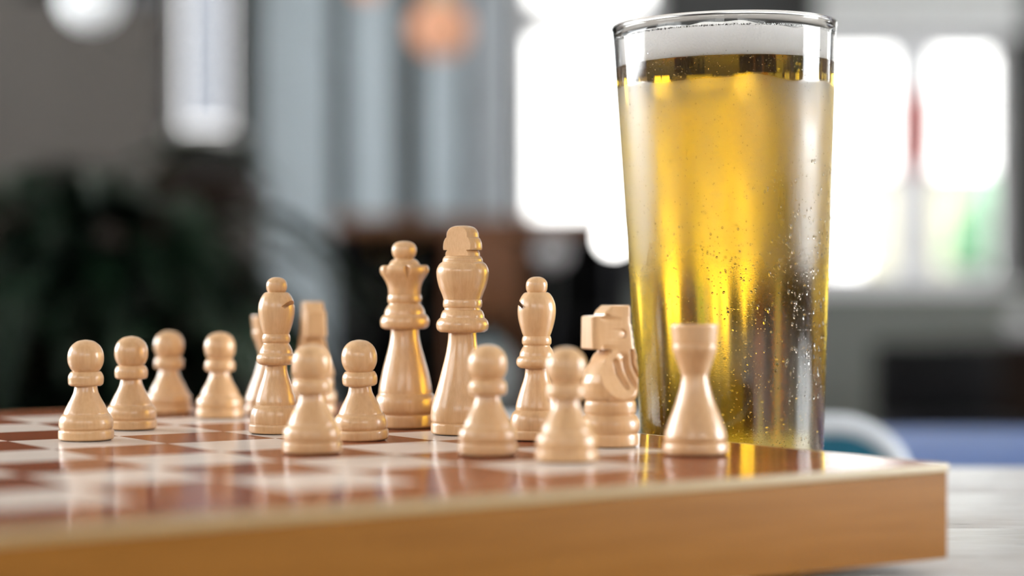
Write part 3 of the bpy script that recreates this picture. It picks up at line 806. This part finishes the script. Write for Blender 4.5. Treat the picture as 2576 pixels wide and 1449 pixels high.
def knight_head():
    XMIN = [(17.8, -9.0), (19, -9.9), (22, -10.6), (25, -10.7), (28, -9.7), (31, -7.8), (34, -5.6), (36.5, -3.9), (37.5, -3.5), (37.7, -3.8), (37.9, -9.8), (38.3, -10.5), (50.2, -10.4), (50.7, -9.9),
            (50.9, -5.0), (51.6, -4.8), (53.0, -3.9), (54.6, -2.0), (54.9, -1.4)]
    XMAX = [(17.8, 9.0), (19, 9.9), (21.5, 10.6), (26, 10.6), (31, 9.7), (37, 8.6), (43, 7.7), (47.2, 7.1), (47.6, 6.7), (54.0, 6.5), (54.9, 6.0)]
    T = [(17.8, 9.2), (19.0, 9.9), (20.5, 9.6), (24, 7.9), (28, 6.5), (33, 5.6), (37, 5.3), (45, 5.1), (54.2, 4.7), (54.9, 4.2)]
    RY = [(17.8, 9.2), (20, 10.6), (27, 10.6), (34, 8.0), (38, 5.3), (55, 4.7)]
    N = [(17.8, 2.0), (27, 2.1), (33, 3.0), (37.5, 8.0), (55, 9.0)]
    zs = []
    z = 17.8
    for a, b, st in [(17.8, 37.4, .35), (37.4, 38.4, .1), (38.4, 50.0, .3), (50.0, 51.2, .1), (51.2, 54.9, .2)]:
        k = int(round((b - a) / st))
        zs += [a + (b - a) * i / k for i in range(k)]
    zs.append(54.9)
    bm = bmesh.new(); SEG = 200; rings = []
    for z in zs:
        x0, x1, t, ry, n = (interp(q, z) for q in (XMIN, XMAX, T, RY, N))
        xc, xr = (x0 + x1) / 2, (x1 - x0) / 2
        ring = []
        for k in range(SEG):
            a = 2 * PI * k / SEG
            c, s = math.cos(a), math.sin(a)
            x = xc + xr * math.copysign(abs(c) ** (2 / n), c)
            y = ry * math.copysign(abs(s) ** (2 / n), s)
            y = max(-t, min(t, y))
            if abs(y) > .55 * t:
                d = 0.0
                for (p, q, w) in [((3.0, 35.6), (6.3, 23.4), 1.35), ((-.8, 33.0), (2.4, 23.5), 1.35), ((6.4, 37.0), (8.4, 27.0), .8)]:
                    mid = ((p[0] + q[0]) / 2 - .9, (p[1] + q[1]) / 2)
                    for (e, f_) in ((p, mid), (mid, q)):
                        dd, tt = seg_d(x, z, e, f_)
                        if dd < w: d = max(d, 1.5 * (1 - (dd / w) ** 2))
                re = math.hypot(x - 2.0, z - 43.6)
                if abs(re - 1.7) < .55: d = max(d, .7 * (1 - (abs(re - 1.7) / .55) ** 2))
                for (p, q, w, dp) in [((-6.4, 50.0), (-2.6, 48.0), .7, .8), ((-4.0, 51.0), (-1.0, 48.6), .8, .9), ((-5.4, 38.3), (-3.6, 37.2), 1.2, 1.1)]:
                    dd, tt = seg_d(x, z, p, q)
                    if dd < w: d = max(d, dp * (1 - (dd / w) ** 2))
                y = math.copysign(abs(y) - d, y)
            if x > x1 - .9 and 24 < z < 47:      # small notches down the mane
                x -= .28 * max(0, math.sin(z * 2.1))
            ring.append(bm.verts.new((x * .001, y * .001, z * .001)))
        rings.append(ring)
    for A, B in zip(rings[:-1], rings[1:]):
        for k in range(SEG):
            bm.faces.new((A[k], A[(k + 1) % SEG], B[(k + 1) % SEG], B[k]))
    bm.faces.new(list(reversed(rings[0]))); bm.faces.new(rings[-1])
    me = mesh_from(bm, 'knight_head', angle=38); me.materials.append(M['piece'])
    PIECES['knight'].append(('head', me))
knight_head()

def piece(kind, name, u, vb, rbase, label, rz=0.0, lean=(0, 0), group=None, y=None):
    """u: base centre, vb: lowest row of its base in the photograph"""
    if y is None: y = F_PX * .060 / (vb - 724.5) + rbase * .001
    x = (u - 1288.0) / F_PX * y
    o = empty(name, (x, y, BOARD_Z), rz)
    o.rotation_euler = (lean[0], lean[1], rz)
    tag(o, label, 'chess piece', group)
    for part, me in PIECES[kind]:
        c = link(part, me, None, o)
        if kind == 'knight': c.scale = (1, 1, .975)
    return o
G = 'white chess pieces on the board'
R = math.radians
piece('pawn', 'chess_pawn', 217, 1113, 10.8, 'pale wooden pawn at the far left, standing alone on a light square', .3, (0, R(-.4)), G)
piece('pawn', 'chess_pawn', 330, 1085, 10.8, 'pale wooden pawn just behind the leftmost pawn', 1.1, (0, 0), G)
piece('pawn', 'chess_pawn', 425, 1045, 10.8, 'blurred pale pawn third from the left, farthest back', 2.1, (0, 0), G)
piece('pawn', 'chess_pawn', 553, 1055, 10.8, 'blurred pale pawn fourth from the left, beside the hidden rook', 2.7, (0, 0), G)
piece('pawn', 'chess_pawn', 785, 1146, 10.8, 'soft-focus pale pawn in front of the bishop left of the queen', 3.5, (0, R(.4)), G)
piece('pawn', 'chess_pawn', 909, 1112, 10.8, 'sharp leaning pale pawn with yellow glow in front of the queen', 4.1, (0, R(2.3)), G)
piece('pawn', 'chess_pawn', 1227, 1151, 10.8, 'soft-focus pale pawn in front of the king', 4.9, (0, R(-.3)), G)
piece('pawn', 'chess_pawn', 1425, 1168, 10.8, 'nearest blurred pale pawn in front of the knight', 5.6, (0, R(-.3)), G)
piece('rook', 'chess_rook', 1750, 1150, 12.0, 'pale wooden rook in front of the beer glass', .4, (0, R(-.6)), G)
piece('rook', 'chess_rook', 678, 1044, 12.0, 'blurred pale rook mostly hidden behind the left bishop', 1.4, (0, 0), G)
piece('bishop', 'chess_bishop', 693, 1095, 11.0, 'pale wooden bishop left of the queen with slit to the right', R(-18), (0, R(.5)), G)
piece('bishop', 'chess_bishop', 1350, 1112, 11.0, 'pale wooden bishop right of the king, between two pawns', R(184), (0, 0), G)
piece('knight', 'chess_knight', 1535, 1129, 10.9, 'pale wooden knight with carved mane beside the beer glass', R(28), (0, 0), G)
piece('knight', 'chess_knight', 787, 1047, 10.9, 'blurred pale knight seen head-on behind the pawn by the left bishop', R(105), (0, 0), G)
piece('queen', 'chess_queen', 1021, 1081, 12.4, 'pale wooden queen with notched crown, left of the king', R(-20), (0, R(-.6)), G)
piece('king', 'chess_king', 1163, 1098, 13.0, 'tallest pale wooden king with flat-cut finial beside the queen', R(-35), (0, R(.1)), G)

# ------------------------------------------------------------------ beer glass
GY = .848
GX = (1845 - 1288.0) / F_PX * GY
LEAN = R(-1.1)
GH = .2105                       # height of the glass
R0, R1 = .0371, .0476            # outer radius at foot and rim
WALL = .0022
def ro(z): return R0 + (R1 - R0) * z / GH
def ri(z): return ro(z) - WALL
ZB = .012                        # inside floor
ZL = .1925                       # level of the beer
ZF = .2055                       # top of the foam

def glass_mat():
    m = bpy.data.materials.new('fogged_pint_glass'); m.use_nodes = True
    nt = m.node_tree; nt.nodes.clear(); L = nt.links
    out = nt.nodes.new('ShaderNodeOutputMaterial')
    b = nt.nodes.new('ShaderNodeBsdfPrincipled')
    b.inputs['Base Color'].default_value = (1, 1, 1, 1)
    b.inputs['Transmission Weight'].default_value = 1.0
    b.inputs['IOR'].default_value = 1.5
    b.inputs['Roughness'].default_value = 0.0
    L.new(b.outputs[0], out.inputs[0])
    return m
M['glass'] = glass_mat()

def fog_mat():
    """outer wall of the glass: clear glass that carries a film of condensation"""
    m = bpy.data.materials.new('condensation_glass'); m.use_nodes = True
    nt = m.node_tree; nt.nodes.clear(); L = nt.links
    out = nt.nodes.new('ShaderNodeOutputMaterial')
    b = nt.nodes.new('ShaderNodeBsdfPrincipled')
    b.inputs['Base Color'].default_value = (1, 1, 1, 1)
    b.inputs['Transmission Weight'].default_value = 1.0
    b.inputs['IOR'].default_value = 1.5
    tc = nt.nodes.new('ShaderNodeTexCoord')
    n = nt.nodes.new('ShaderNodeTexNoise'); n.inputs['Scale'].default_value = 30; n.inputs['Detail'].default_value = 1.5
    L.new(tc.outputs['Object'], n.inputs['Vector'])
    # wiped and dripped streaks lower down: noise stretched along the height
    mp = nt.nodes.new('ShaderNodeMapping'); mp.inputs['Scale'].default_value = (1, 1, .18); L.new(tc.outputs['Object'], mp.inputs['Vector'])
    n2 = nt.nodes.new('ShaderNodeTexNoise'); n2.inputs['Scale'].default_value = 110; n2.inputs['Detail'].default_value = 5; L.new(mp.outputs[0], n2.inputs['Vector'])
    mixn = nt.nodes.new('ShaderNodeMix'); mixn.data_type = 'FLOAT'; mixn.inputs[0].default_value = .5
    L.new(n.outputs['Fac'], mixn.inputs[2]); L.new(n2.outputs['Fac'], mixn.inputs[3])
    # film is thick over the beer, thinner near the dry rim and on the lower third
    sep = nt.nodes.new('ShaderNodeSeparateXYZ'); L.new(tc.outputs['Object'], sep.inputs[0])
    zr = nt.nodes.new('ShaderNodeValToRGB'); zr.color_ramp.interpolation = 'EASE'
    mpz = nt.nodes.new('ShaderNodeMapRange'); mpz.inputs['From Min'].default_value = 0; mpz.inputs['From Max'].default_value = GH
    wz = nt.nodes.new('ShaderNodeMath'); wz.operation = 'MULTIPLY_ADD'; wz.inputs[1].default_value = .010
    L.new(n.outputs['Fac'], wz.inputs[0]); L.new(sep.outputs['Z'], wz.inputs[2]); L.new(wz.outputs[0], mpz.inputs['Value']); L.new(mpz.outputs[0], zr.inputs['Fac'])
    e = zr.color_ramp.elements
    e[0].position = .15; e[0].color = (.25, .25, .25, 1)
    e[1].position = .905; e[1].color = (.04, .04, .04, 1)
    for p, v in [(.45, .35), (.66, .85), (.89, 1.0)]:
        q = e.new(p); q.color = (v, v, v, 1)
    mul = nt.nodes.new('ShaderNodeMath'); mul.operation = 'MULTIPLY'
    L.new(mixn.outputs[0], mul.inputs[0]); L.new(zr.outputs['Color'], mul.inputs[1])
    rr_ = nt.nodes.new('ShaderNodeMapRange'); rr_.inputs['From Min'].default_value = .05; rr_.inputs['From Max'].default_value = .6
    rr_.inputs['To Min'].default_value = .02; rr_.inputs['To Max'].default_value = .5
    L.new(mul.outputs[0], rr_.inputs['Value']); L.new(rr_.outputs[0], b.inputs['Roughness'])
    # fine bead relief
    nb = nt.nodes.new('ShaderNodeTexNoise'); nb.inputs['Scale'].default_value = 1400; nb.inputs['Detail'].default_value = 2; L.new(tc.outputs['Object'], nb.inputs['Vector'])
    bp = nt.nodes.new('ShaderNodeBump'); bp.inputs['Distance'].default_value = .00007; L.new(nb.outputs['Fac'], bp.inputs['Height'])
    L.new(mul.outputs[0], bp.inputs['Strength'])
    L.new(bp.outputs['Normal'], b.inputs['Normal'])
    # the droplets scatter a little light of their own
    d = nt.nodes.new('ShaderNodeBsdfDiffuse'); d.inputs['Color'].default_value = (.82, .82, .84, 1)
    tr = nt.nodes.new('ShaderNodeBsdfTranslucent'); tr.inputs['Color'].default_value = (.9, .9, .9, 1)
    ms = nt.nodes.new('ShaderNodeMixShader'); ms.inputs[0].default_value = .45; L.new(d.outputs[0], ms.inputs[1]); L.new(tr.outputs[0], ms.inputs[2])
    mf = nt.nodes.new('ShaderNodeMapRange'); mf.inputs['From Min'].default_value = .15; mf.inputs['From Max'].default_value = .65
    mf.inputs['To Min'].default_value = .0; mf.inputs['To Max'].default_value = .04
    L.new(mul.outputs[0], mf.inputs['Value'])
    mm_ = nt.nodes.new('ShaderNodeMixShader'); L.new(mf.outputs[0], mm_.inputs[0]); L.new(b.outputs[0], mm_.inputs[1]); L.new(ms.outputs[0], mm_.inputs[2])
    L.new(mm_.outputs[0], out.inputs[0])
    return m
M['fog'] = fog_mat()

glass = empty('pint_glass', (GX, GY, TABLE_Z)); glass.rotation_euler = (0, LEAN, 0)
tag(glass, 'tall conical pint glass fogged with condensation behind the chessboard', 'glass')
# one closed shell: outer wall, rounded rim, inner wall, thick foot
outer = [(0, 0), (R0 - .002, 0), (R0 - .0008, .0006), (R0, .002)]
nz = 40
outer += [(ro(.002 + (GH - .004) * i / nz), .002 + (GH - .004) * i / nz) for i in range(1, nz + 1)]
rim_c, rim_r = (R1 - WALL * .5), WALL * .62
rim = [(rim_c + rim_r * math.cos(a), GH - .0016 + rim_r * math.sin(a)) for a in [PI * k / 12 for k in range(0, 13)]]
inner = [(ri(GH - .004 - (GH - .004 - ZB - .004) * i / nz), GH - .004 - (GH - .004 - ZB - .004) * i / nz) for i in range(0, nz + 1)]
inner += [(ri(ZB) - .001, ZB + .0012), (ri(ZB) - .004, ZB), (0, ZB)]
bm = lathe_bm(outer + rim + inner, 128, cap=False)
bmesh.ops.recalc_face_normals(bm, faces=bm.faces)
me = mesh_from(bm, 'vessel', angle=60)
me.materials.append(M['glass']); me.materials.append(M['fog'])
for p in me.polygons:
    c = p.center
    if p.normal.x * c.x + p.normal.y * c.y > 0 and math.hypot(c.x, c.y) > ro(c.z) - .0006 and .003 < c.z < GH - .003: p.material_index = 1
link('vessel', me, None, glass)

# condensation beads standing on the outside, more of them low down and on the window side
def bead_mesh():
    bm = bmesh.new()
    rnd = random.Random(11)
    def bead(a, z, s, st=1.0):
        nrm = Vector((math.cos(a), math.sin(a), 0)); tg = Vector((-math.sin(a), math.cos(a), 0)); up = Vector((0, 0, 1))
        c = nrm * (ro(z) - .00002) + up * z
        ring0, ring1, n = [], [], 7
        for k in range(n):
            t = 2 * PI * k / n
            d = tg * math.cos(t) + up * math.sin(t) * st
            ring0.append(bm.verts.new(c + d * s)); ring1.append(bm.verts.new(c + d * s * .68 + nrm * s * .38))
        top = bm.verts.new(c + nrm * s * .52)
        for k in range(n):
            k2 = (k + 1) % n
            bm.faces.new((ring0[k], ring0[k2], ring1[k2], ring1[k])); bm.faces.new((ring1[k], ring1[k2], top))
        bm.faces.new(list(reversed(ring0)))
    for i in range(2600):
        a = -PI / 2 + rnd.uniform(-1.5, 1.5)
        z = .03 + (GH - .045) * (rnd.random() ** 1.35)
        bead(a, z, rnd.uniform(.00012, .00034), rnd.uniform(.8, 1.3))
    for i in range(240):
        a = -PI / 2 + rnd.gauss(.75, .35)
        z = rnd.uniform(.05, .15)
        bead(a, z, rnd.uniform(.0003, .0007), rnd.uniform(.8, 2.2))
    for i in range(90):
        a = -PI / 2 + rnd.gauss(-.15, .3); z = rnd.uniform(.085, .125)
        bead(a, z, rnd.uniform(.0003, .0006), rnd.uniform(.6, 1.2))
    return mesh_from(bm, 'droplets')
M['water'] = new_mat('water_drop')[0]
wb_ = M['water'].node_tree.nodes['Principled BSDF']
wb_.inputs['Transmission Weight'].default_value = 1; wb_.inputs['IOR'].default_value = 1.33; wb_.inputs['Roughness'].default_value = 0.02
tag(link('droplets', bead_mesh(), M['water'], glass), 'tiny condensation droplets on the outside', None, None, 'stuff')

# the beer itself
def beer_mat():
    m, nt, b = new_mat('golden_lager')
    b.inputs['Base Color'].default_value = (1, 1, 1, 1)
    b.inputs['Transmission Weight'].default_value = 1.0
    b.inputs['IOR'].default_value = 1.335
    b.inputs['Roughness'].default_value = 0.0
    va = nt.nodes.new('ShaderNodeVolumeAbsorption')
    va.inputs['Color'].default_value = (.972, .835, .02, 1)
    va.inputs['Density'].default_value = 50.0
    nt.links.new(va.outputs[0], nt.nodes['Material Output'].inputs['Volume'])
    return m
M['beer'] = beer_mat()
def foam_mat():
    m, nt, b = new_mat('beer_foam')
    b.inputs['Base Color'].default_value = (.95, .95, .955, 1)
    b.inputs['Roughness'].default_value = .8
    b.inputs['Subsurface Weight'].default_value = 1.0
    b.inputs['Subsurface Radius'].default_value = (.02, .02, .021)
    b.inputs['Subsurface Scale'].default_value = 1.0
    v = nt.nodes.new('ShaderNodeTexVoronoi'); v.inputs['Scale'].default_value = 900
    bp = nt.nodes.new('ShaderNodeBump'); bp.inputs['Strength'].default_value = .35; bp.inputs['Distance'].default_value = .0004
    tc = nt.nodes.new('ShaderNodeTexCoord'); nt.links.new(tc.outputs['Object'], v.inputs['Vector'])
    nt.links.new(v.outputs['Distance'], bp.inputs['Height']); nt.links.new(bp.outputs['Normal'], b.inputs['Normal'])
    return m
M['foam'] = foam_mat()
beer = empty('beer', (GX, GY, TABLE_Z)); beer.rotation_euler = (0, LEAN, 0)
tag(beer, 'golden lager with thin white foam filling the pint glass', 'beer')
EPS = .00015                     # the liquid wets the glass: it overlaps the inner wall by a hair
lp = [(0, ZB - EPS), (ri(ZB) - .004 + EPS, ZB - EPS), (ri(ZB) - .001 + EPS, ZB + .0012 - EPS)]
lp += [(ri(z) + EPS, z) for z in [ZB + .004 + (ZL - ZB - .004) * i / 30 for i in range(31)]] + [(0, ZL)]
link('liquid', mesh_from(lathe_bm(lp, 128, cap=False), 'liquid', angle=60), M['beer'], beer)
rf = random.Random(5)
def foam_fn(x, y, z):
    a = math.atan2(y, x)
    k = max(0, min(1, (z - ZL) / .012)); z += k * (.0009 * math.sin(3 * a + 1) + .0006 * math.sin(7 * a) + .0004 * math.sin(17 * a + 2))
    return (x, y, z)
fp = [(0, ZL + .00005), (ri(ZL) - .0001, ZL + .00005)] + [(ri(ZL + .001 * k) - .0001, ZL + .001 * k) for k in range(1, 6)] + [(ri(ZF) - .0004, ZF - .0006), (ri(ZF) - .002, ZF), (.02, ZF - .001), (0, ZF - .0012)]
fo = link('foam', mesh_from(lathe_bm(fp, 128, False, foam_fn), 'foam', angle=60), M['foam'], beer)
# foam flecks and bubbles clinging to the glass above the head
bm = bmesh.new()
for i in range(1300):
    a = rf.uniform(0, 2 * PI); z = ZF - .001 + (GH - .0045 - ZF) * rf.random() ** 1.6
    s = rf.uniform(.00012, .00042) * (1.5 if rf.random() < .08 else 1)
    r_ = bmesh.ops.create_icosphere(bm, subdivisions=1, radius=s)
    rad = ri(z) - .0001
    for v in r_['verts']: v.co = Vector((v.co.x * .6 * 1 + rad * math.cos(a), v.co.y * .6 + rad * math.sin(a), v.co.z + z))
tag(link('foam_flecks', mesh_from(bm, 'foam_flecks'), M['foam'], beer), 'white foam flecks clinging above the head', None, None, 'stuff')
# gas bubbles rising in the liquid
M['gas'] = new_mat('gas_bubble')[0]
gb = M['gas'].node_tree.nodes['Principled BSDF']
gb.inputs['Transmission Weight'].default_value = 1; gb.inputs['IOR'].default_value = 1 / 1.335; gb.inputs['Roughness'].default_value = 0
bm = bmesh.new()
for i in range(260):
    z = .028 + .16 * rf.random() ** 1.7
    a = -PI / 2 + rf.uniform(-1.2, 1.2); rad = (ri(z) - .0016) * (1 - .5 * rf.random() ** 2)
    r_ = bmesh.ops.create_icosphere(bm, subdivisions=2, radius=rf.uniform(.00022, .00055))
    for v in r_['verts']: v.co += Vector((rad * math.cos(a), rad * math.sin(a), z))
for i in range(500):                                # fine bubbles gathering under the head
    z = ZL - .0045 * rf.random() ** 2 - .0004; a = rf.uniform(0, 2 * PI); rad = ri(z) - .0006 - .001 * rf.random()
    r_ = bmesh.ops.create_icosphere(bm, subdivisions=1, radius=rf.uniform(.00012, .0003))
    for v in r_['verts']: v.co += Vector((rad * math.cos(a), rad * math.sin(a), z))
tag(link('bubbles', mesh_from(bm, 'bubbles'), M['gas'], beer), 'small gas bubbles in the lager', None, None, 'stuff')
